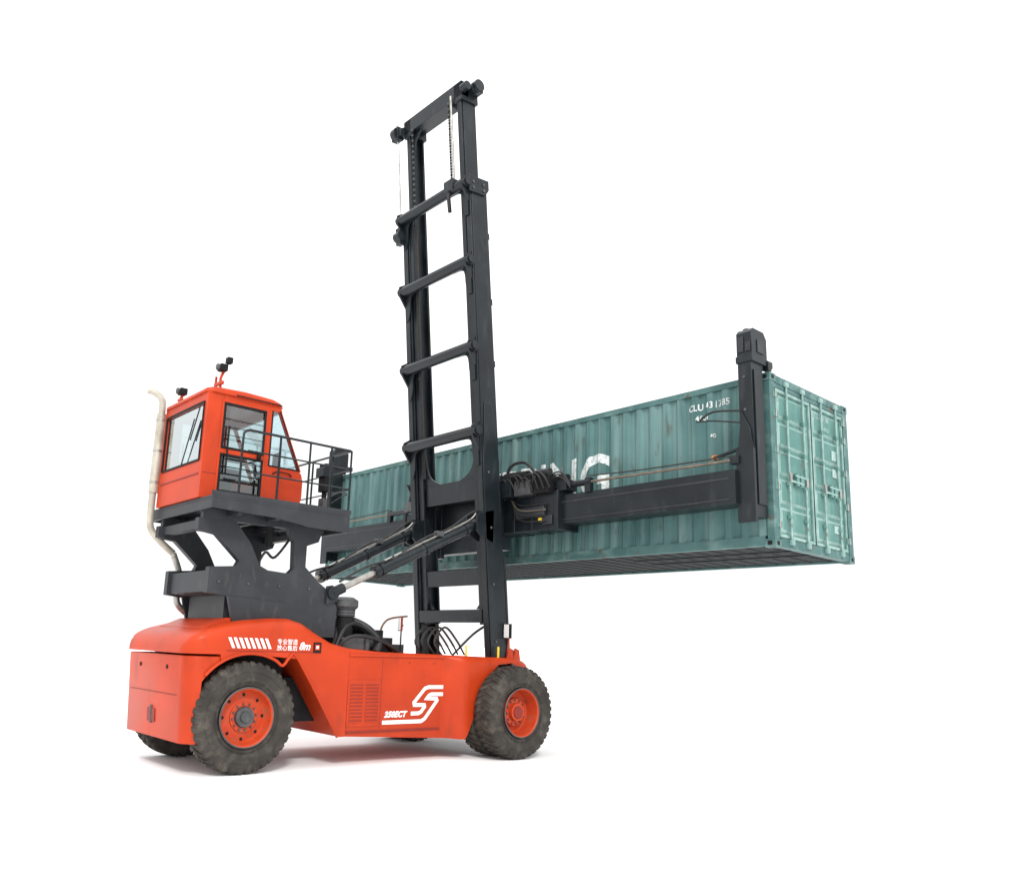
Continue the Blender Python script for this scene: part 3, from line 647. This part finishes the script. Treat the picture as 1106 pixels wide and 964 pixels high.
hy.box((.22,-2.12,CZ+.29),(.60,-1.75,CZ+.60),MATT);hy.box((.18,-1.70,CZ+.29),(.55,-1.30,CZ+.56),DGREY);hy.cyl((.25,-1.60,CZ+.64),(.25,-1.02,CZ+.66),.10,MATT,20)
hy.cyl((.28,-2.10,CZ+.66),(.28,-1.78,CZ+.66),.07,BLK2,16);hy.box((.13,-1.25,CZ+.28),(.45,-.98,CZ+.66),BLK)
hy.box((.34,-2.42,CZ+.31),(.62,-2.20,CZ+.50),BLK);hy.cyl((.40,-2.42,CZ+.54),(.40,-2.2,CZ+.54),.055,MATT,16)
for y in (-2.36,-2.0,-1.86,-1.5,-1.4): hy.cyl((.30,y,CZ+.5),(.30,y,CZ+.70),.022,DGREY,8)
for k in range(8):
    y=-2.15+.14*k
    hy.tube([(.22,y,CZ+.36),(.13,y+.06,CZ+.56+.03*(k%3)),(.16,y+.28,CZ+.66-.03*(k%4)),(.24,y+.48,CZ+.42)],.019,HOSE,8,5)
for k in range(3): hy.tube([(.36,-2.5,CZ+.34+.03*k),(.28,-2.4,CZ+.50+.04*k),(.28,-2.2,CZ+.54+.04*k),(.32,-1.9,CZ+.45)],.016,HOSE,8,5)
hy.tube([(.3,-.98,CZ+.5),(.2,-1.15,CZ+.84),(.25,-1.5,CZ+.90),(.3,-1.80,CZ+.6)],.030,HOSE,8,5)
for k in range(4): hy.tube([(.30,-1.1-.02*k,CZ+.3-.05*k),(.26,-1.4,CZ+.12-.09*k),(.28,-2.0,CZ+.1-.1*k)],.014,TAN if k==1 else HOSE,8,4)
part(hy,'hydraulic_unit',SB,.008)
hy=MB()
hy.box((.1,1.25,CZ+.3),(.4,1.6,CZ+.62),MATT);hy.box((.05,1.6,CZ+.3),(.3,1.85,CZ+.5),DGREY)
for k in range(4): hy.tube([(.1,1.2+.12*k,CZ+.5),(.0,1.35+.12*k,CZ+.85),(.1,1.7,CZ+.7),(.2,1.9,CZ+.4)],.022,HOSE,8,4)
part(hy,'hydraulic_unit',SB,.008)
fl=MB();fl.box((.30,-1.88,CZ-.20),(.338,-1.80,CZ-.13),YEL);part(fl,'warning_label',SB,.003)
# ------------------------------------------------------------------ shipping container (local frame)
C=empty('shipping_container',(.891,-5.913,3.322),'worn teal corrugated steel shipping container gripped by the black spreader','shipping container',local=True)
C.rotation_euler=(0,R(.8),0)
CL,CWD,CHH=12.19,2.44,2.605
f=MB()
for x in (0,CWD-.09):
    f.box((x,.16,CHH-.11),(x+.09,CL-.16,CHH-.01),TEALR)
    f.box((x+.01,.16,.02),(x+.08,CL-.16,.17),TEALR)
for y in (0.0,CL-.12):
    f.box((.18,y,CHH-.13),(CWD-.18,y+.12,CHH-.01),TEALR);f.box((.18,y,.02),(CWD-.18,y+.12,.15),TEALR)
    for x in (0.004,CWD-.154): f.box((x,y+.002,.12),(x+.15,y+.116,CHH-.12),TEALR)
f.box((.15,.004,CHH-.20),(CWD-.15,.02,CHH-.135),TEALR)
FR=part(f,'frame',C,.008)
def casting(x,y,z):
    m=MB();m.box((x,y,z),(x+.178,y+.162,z+.118),TEALR)
    for fx in (x-.001,x+.179): m.box((fx-.001,y+.045,z+.03),(fx+.001,y+.117,z+.09),MATT)
    for fy in (y-.001,y+.163): m.box((x+.055,fy-.001,z+.03),(x+.125,fy+.001,z+.09),MATT)
    for fz in (z-.001,z+.119): m.box((x+.055,y+.03,fz-.001),(x+.125,y+.13,fz+.001),MATT)
    part(m,'corner_casting',FR,.004)
for x in (-.004,CWD-.174):
    for y in (-.004,CL-.158):
        for z in (0,CHH-.118): casting(x,y,z)
PIT=.2755;DEP=.038
def prof(y):
    t=((y-.16)/PIT)%1.0
    if t<.30:return 0.
    if t<.50:return (t-.30)/.20
    if t<.80:return 1.
    return 1-(t-.80)/.20
brk=[];y=.16
while y<CL-.16:
    for t in (0,.30,.50,.80):
        yy=y+t*PIT
        if yy<CL-.12: brk.append(yy)
    y+=PIT
brk=[.118]+[b for b in brk if b>.13]+[CL-.118]
for name,xo,sg in (('side_panel',.012,1),('side_panel',CWD-.012,-1)):
    m=MB();vs=[];n=len(brk);nz=8
    for i in range(nz+1):
        z=.165+(CHH-.27)*i/nz
        for j,b in enumerate(brk):
            dn=0 if i in (0,nz) else random.uniform(-.0035,.0035)
            vs.append((xo+sg*(DEP*prof(b+1e-5)+dn),b,z))
    m.add(vs,[(r*n+i,r*n+i+1,(r+1)*n+i+1,(r+1)*n+i) for r in range(nz) for i in range(n-1)],TEAL)
    part(m,name,C,0,sharp=20)
m=MB();vs=[];n=len(brk)
for x in (.085,CWD-.085):
    for b in brk: vs.append((x,b,CHH-.03-.02*prof(b)))
m.add(vs,[(i,i+1,n+i+1,n+i) for i in range(n-1)],TEAL);part(m,'roof',C,0,sharp=20)
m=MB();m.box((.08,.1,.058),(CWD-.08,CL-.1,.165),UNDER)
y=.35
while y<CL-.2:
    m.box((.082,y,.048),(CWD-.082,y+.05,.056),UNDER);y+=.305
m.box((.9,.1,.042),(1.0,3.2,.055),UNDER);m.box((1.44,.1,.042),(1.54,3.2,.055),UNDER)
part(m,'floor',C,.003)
m=MB();vs=[]
bx=[.15];x=.15
while x<CWD-.15:
    for t in (.3,.5,.8,1.0):
        if x+t*.24<CWD-.15: bx.append(x+t*.24)
    x+=.24
bx.append(CWD-.15);n=len(bx)
for z in (.14,CHH-.12):
    for j,b in enumerate(bx): vs.append((b,CL-.03-(.04 if (j//2)%2 else 0),z))
m.add(vs,[(i,i+1,n+i+1,n+i) for i in range(n-1)],TEAL);part(m,'end_panel',C,0,sharp=20)
DZ0,DZ1=.16,CHH-.205
for k,(x0,x1) in enumerate(((.158,1.216),(1.224,CWD-.158))):
    m=MB()
    m.box((x0,.045,DZ0),(x1,.07,DZ1),TEALD)
    fw=.05
    for a,b in (((x0,DZ0),(x1,DZ0+fw)),((x0,DZ1-fw),(x1,DZ1)),((x0,DZ0+fw),(x0+fw,DZ1-fw)),((x1-fw,DZ0+fw),(x1,DZ1-fw))):
        m.box((a[0],.012,a[1]),(b[0],.044,b[1]),TEALP)
    nz=5;hh=(DZ1-DZ0-2*fw)/nz
    for i in range(nz):
        za=DZ0+fw+i*hh
        a0,a1,b0,b1=x0+fw+.03,x1-fw-.03,za+.03,za+hh-.03
        vs=[(a0,.0448,b0),(a1,.0448,b0),(a1,.0448,b1),(a0,.0448,b1),(a0+.04,.022,b0+.04),(a1-.04,.022,b0+.04),(a1-.04,.022,b1-.04),(a0+.04,.022,b1-.04)]
        m.add(vs,[(0,1,5,4),(1,2,6,5),(2,3,7,6),(3,0,4,7)],TEALP);m.add(vs[4:],[(0,1,2,3)],TEALD)
    m.box((x0-.006,.006,DZ0),(x0+.008,.02,DZ1),MATT);m.box((x1-.008,.006,DZ0),(x1+.004,.02,DZ1),MATT)
    D=part(m,'door',C,.005)
    for fx in (.27,.73):
        rx=x0+(x1-x0)*fx
        rd=MB();rd.cyl((rx,-.018,.09),(rx,-.018,CHH-.07),.017,TEALP,12)
        for z in (.45,.95,1.45,1.95): rd.box((rx-.045,-.034,z),(rx+.045,.011,z+.055),TEALD)
        for z in (.07,CHH-.14): rd.box((rx-.05,-.04,z),(rx+.05,-.002,z+.075),TEALP)
        part(rd,'locking_rod',D,.003)
        hn=MB();hn.bar((rx,-.045,1.02+.1*(fx>.5)),(rx+(.38 if fx<.5 else -.36),-.045,1.02+.1*(fx>.5)),.012,.03,TEALP);hn.box((rx-.03,-.05,.99),(rx+.03,-.034,1.14),GALV);hn.box((rx+(.17 if fx<.5 else -.2),-.05,.97),(rx+(.24 if fx<.5 else -.13),.0,1.16),TEALD)
        part(hn,'handle',D,.003)
    hx=x0-.01 if k==0 else x1+.01
    for z in (.3,.85,1.4,1.95,2.25):
        hg=MB();hg.box((hx-.07,-.004,z),(hx+.07,.012,z+.09),TEALD);hg.cyl((hx,-.008,z-.01),(hx,-.008,z+.10),.014,GALV,10)
        part(hg,'hinge',D,.003)
m=MB()
text_mb(m,'CLU 431785',.10,M_side(1.36,.0185,2.20),WFAINT,off=.002,sx=.9)
part(m,'lettering',C,0)
m=MB();text_mb(m,'45G1',.09,M_side(1.64,.0185,2.04),WFAINT,off=.002);part(m,'lettering',C,0)
for a,b in (((1.84,.0085,.42),(2.0,.033,.54)),((1.86,.0085,1.60),(2.04,.019,1.76)),((1.86,.0085,1.32),(2.02,.019,1.46))):
    m=MB();m.box(a,b,WFAINT);part(m,'data_plate',C,.002)
def corr_text(name,body,size,ystart,z,mat,sx=1.,off=0.,align='LEFT',space=1.):
    m=MB();text_mb(m,body,size,M_rear(0,ystart,z),mat,off=off,sx=sx,align=align,space=space)
    bm=m.bm
    ys=[v.co.y for v in bm.verts];lo,hi=min(ys),max(ys)
    for b in brk:
        if lo<b<hi:
            bmesh.ops.bisect_plane(bm,geom=bm.verts[:]+bm.edges[:]+bm.faces[:],plane_co=(0,b,0),plane_no=(0,1,0),dist=1e-5)
    for v in bm.verts: v.co.x=.012+DEP*prof(v.co.y+1e-5)-.007
    return part(m,name,C,0,sharp=20)
corr_text('lettering','SHIPPING',1.10,3.00,1.07,WWORN,.90,.03,'RIGHT')
corr_text('lettering','CLU 431785',.15,1.42,CHH-.36,WWORN,.90,.003,'LEFT',1.08)
corr_text('lettering','45G1',.12,1.28,CHH-.53,WWORN,.9,.003)
corr_text('lettering','40',.085,1.02,CHH-.84,WWORN,1.,.002)
st=MB();st.add([(.004,1.00,1.40),(.004,.88,1.40),(.004,.88,1.47),(.004,1.00,1.47)],[(0,1,2,3)],ORG);part(st,'sticker',C,0)
# ------------------------------------------------------------------ world, sun, camera
w=bpy.data.worlds.new('World');scene.world=w;w.use_nodes=True;nt=w.node_tree;bg=nt.nodes['Background']
tc=nt.nodes.new('ShaderNodeTexCoord');sx=nt.nodes.new('ShaderNodeSeparateXYZ');mr=nt.nodes.new('ShaderNodeMapRange')
nt.links.new(tc.outputs['Generated'],sx.inputs[0]);nt.links.new(sx.outputs['Z'],mr.inputs[0])
mr.inputs[1].default_value=0.;mr.inputs[2].default_value=1.;mr.inputs[3].default_value=1.02;mr.inputs[4].default_value=2.1
nt.links.new(mr.outputs[0],bg.inputs['Strength']);bg.inputs[0].default_value=(1,1,1,1)
sd=bpy.data.lights.new('sun','SUN');sd.energy=1.8;sd.angle=R(10);sd.color=(1,.98,.95)
so=bpy.data.objects.new('sun',sd);COL.objects.link(so)
az=Vector((-.50,-.87,0)).normalized();el=R(39)
dv=Vector((az.x*math.cos(el),az.y*math.cos(el),math.sin(el)))
so.rotation_euler=dv.to_track_quat('Z','Y').to_euler();so.location=(0,-20,30)
scene.view_settings.view_transform='Standard';scene.view_settings.look='None';scene.view_settings.exposure=0
cd=bpy.data.cameras.new('camera');cam=bpy.data.objects.new('camera',cd);COL.objects.link(cam);scene.camera=cam
y_,t_,r_=R(40.124),R(11.84),R(2.025)
F=Vector((math.sin(y_)*math.cos(t_),math.cos(y_)*math.cos(t_),math.sin(t_)));Rt=Vector((math.cos(y_),-math.sin(y_),0));Up=Rt.cross(F)
r2=Rt*math.cos(r_)+Up*math.sin(r_);u2=-Rt*math.sin(r_)+Up*math.cos(r_)
cam.matrix_world=Matrix(((r2.x,u2.x,-F.x,-10.024),(r2.y,u2.y,-F.y,-11.935),(r2.z,u2.z,-F.z,1.795),(0,0,0,1)))
cd.sensor_width=36;cd.sensor_fit='HORIZONTAL';cd.lens=893.7/1106*36;cd.shift_x=53.84/1106;cd.shift_y=27.63/1106;cd.clip_end=3000;cd.clip_start=.1
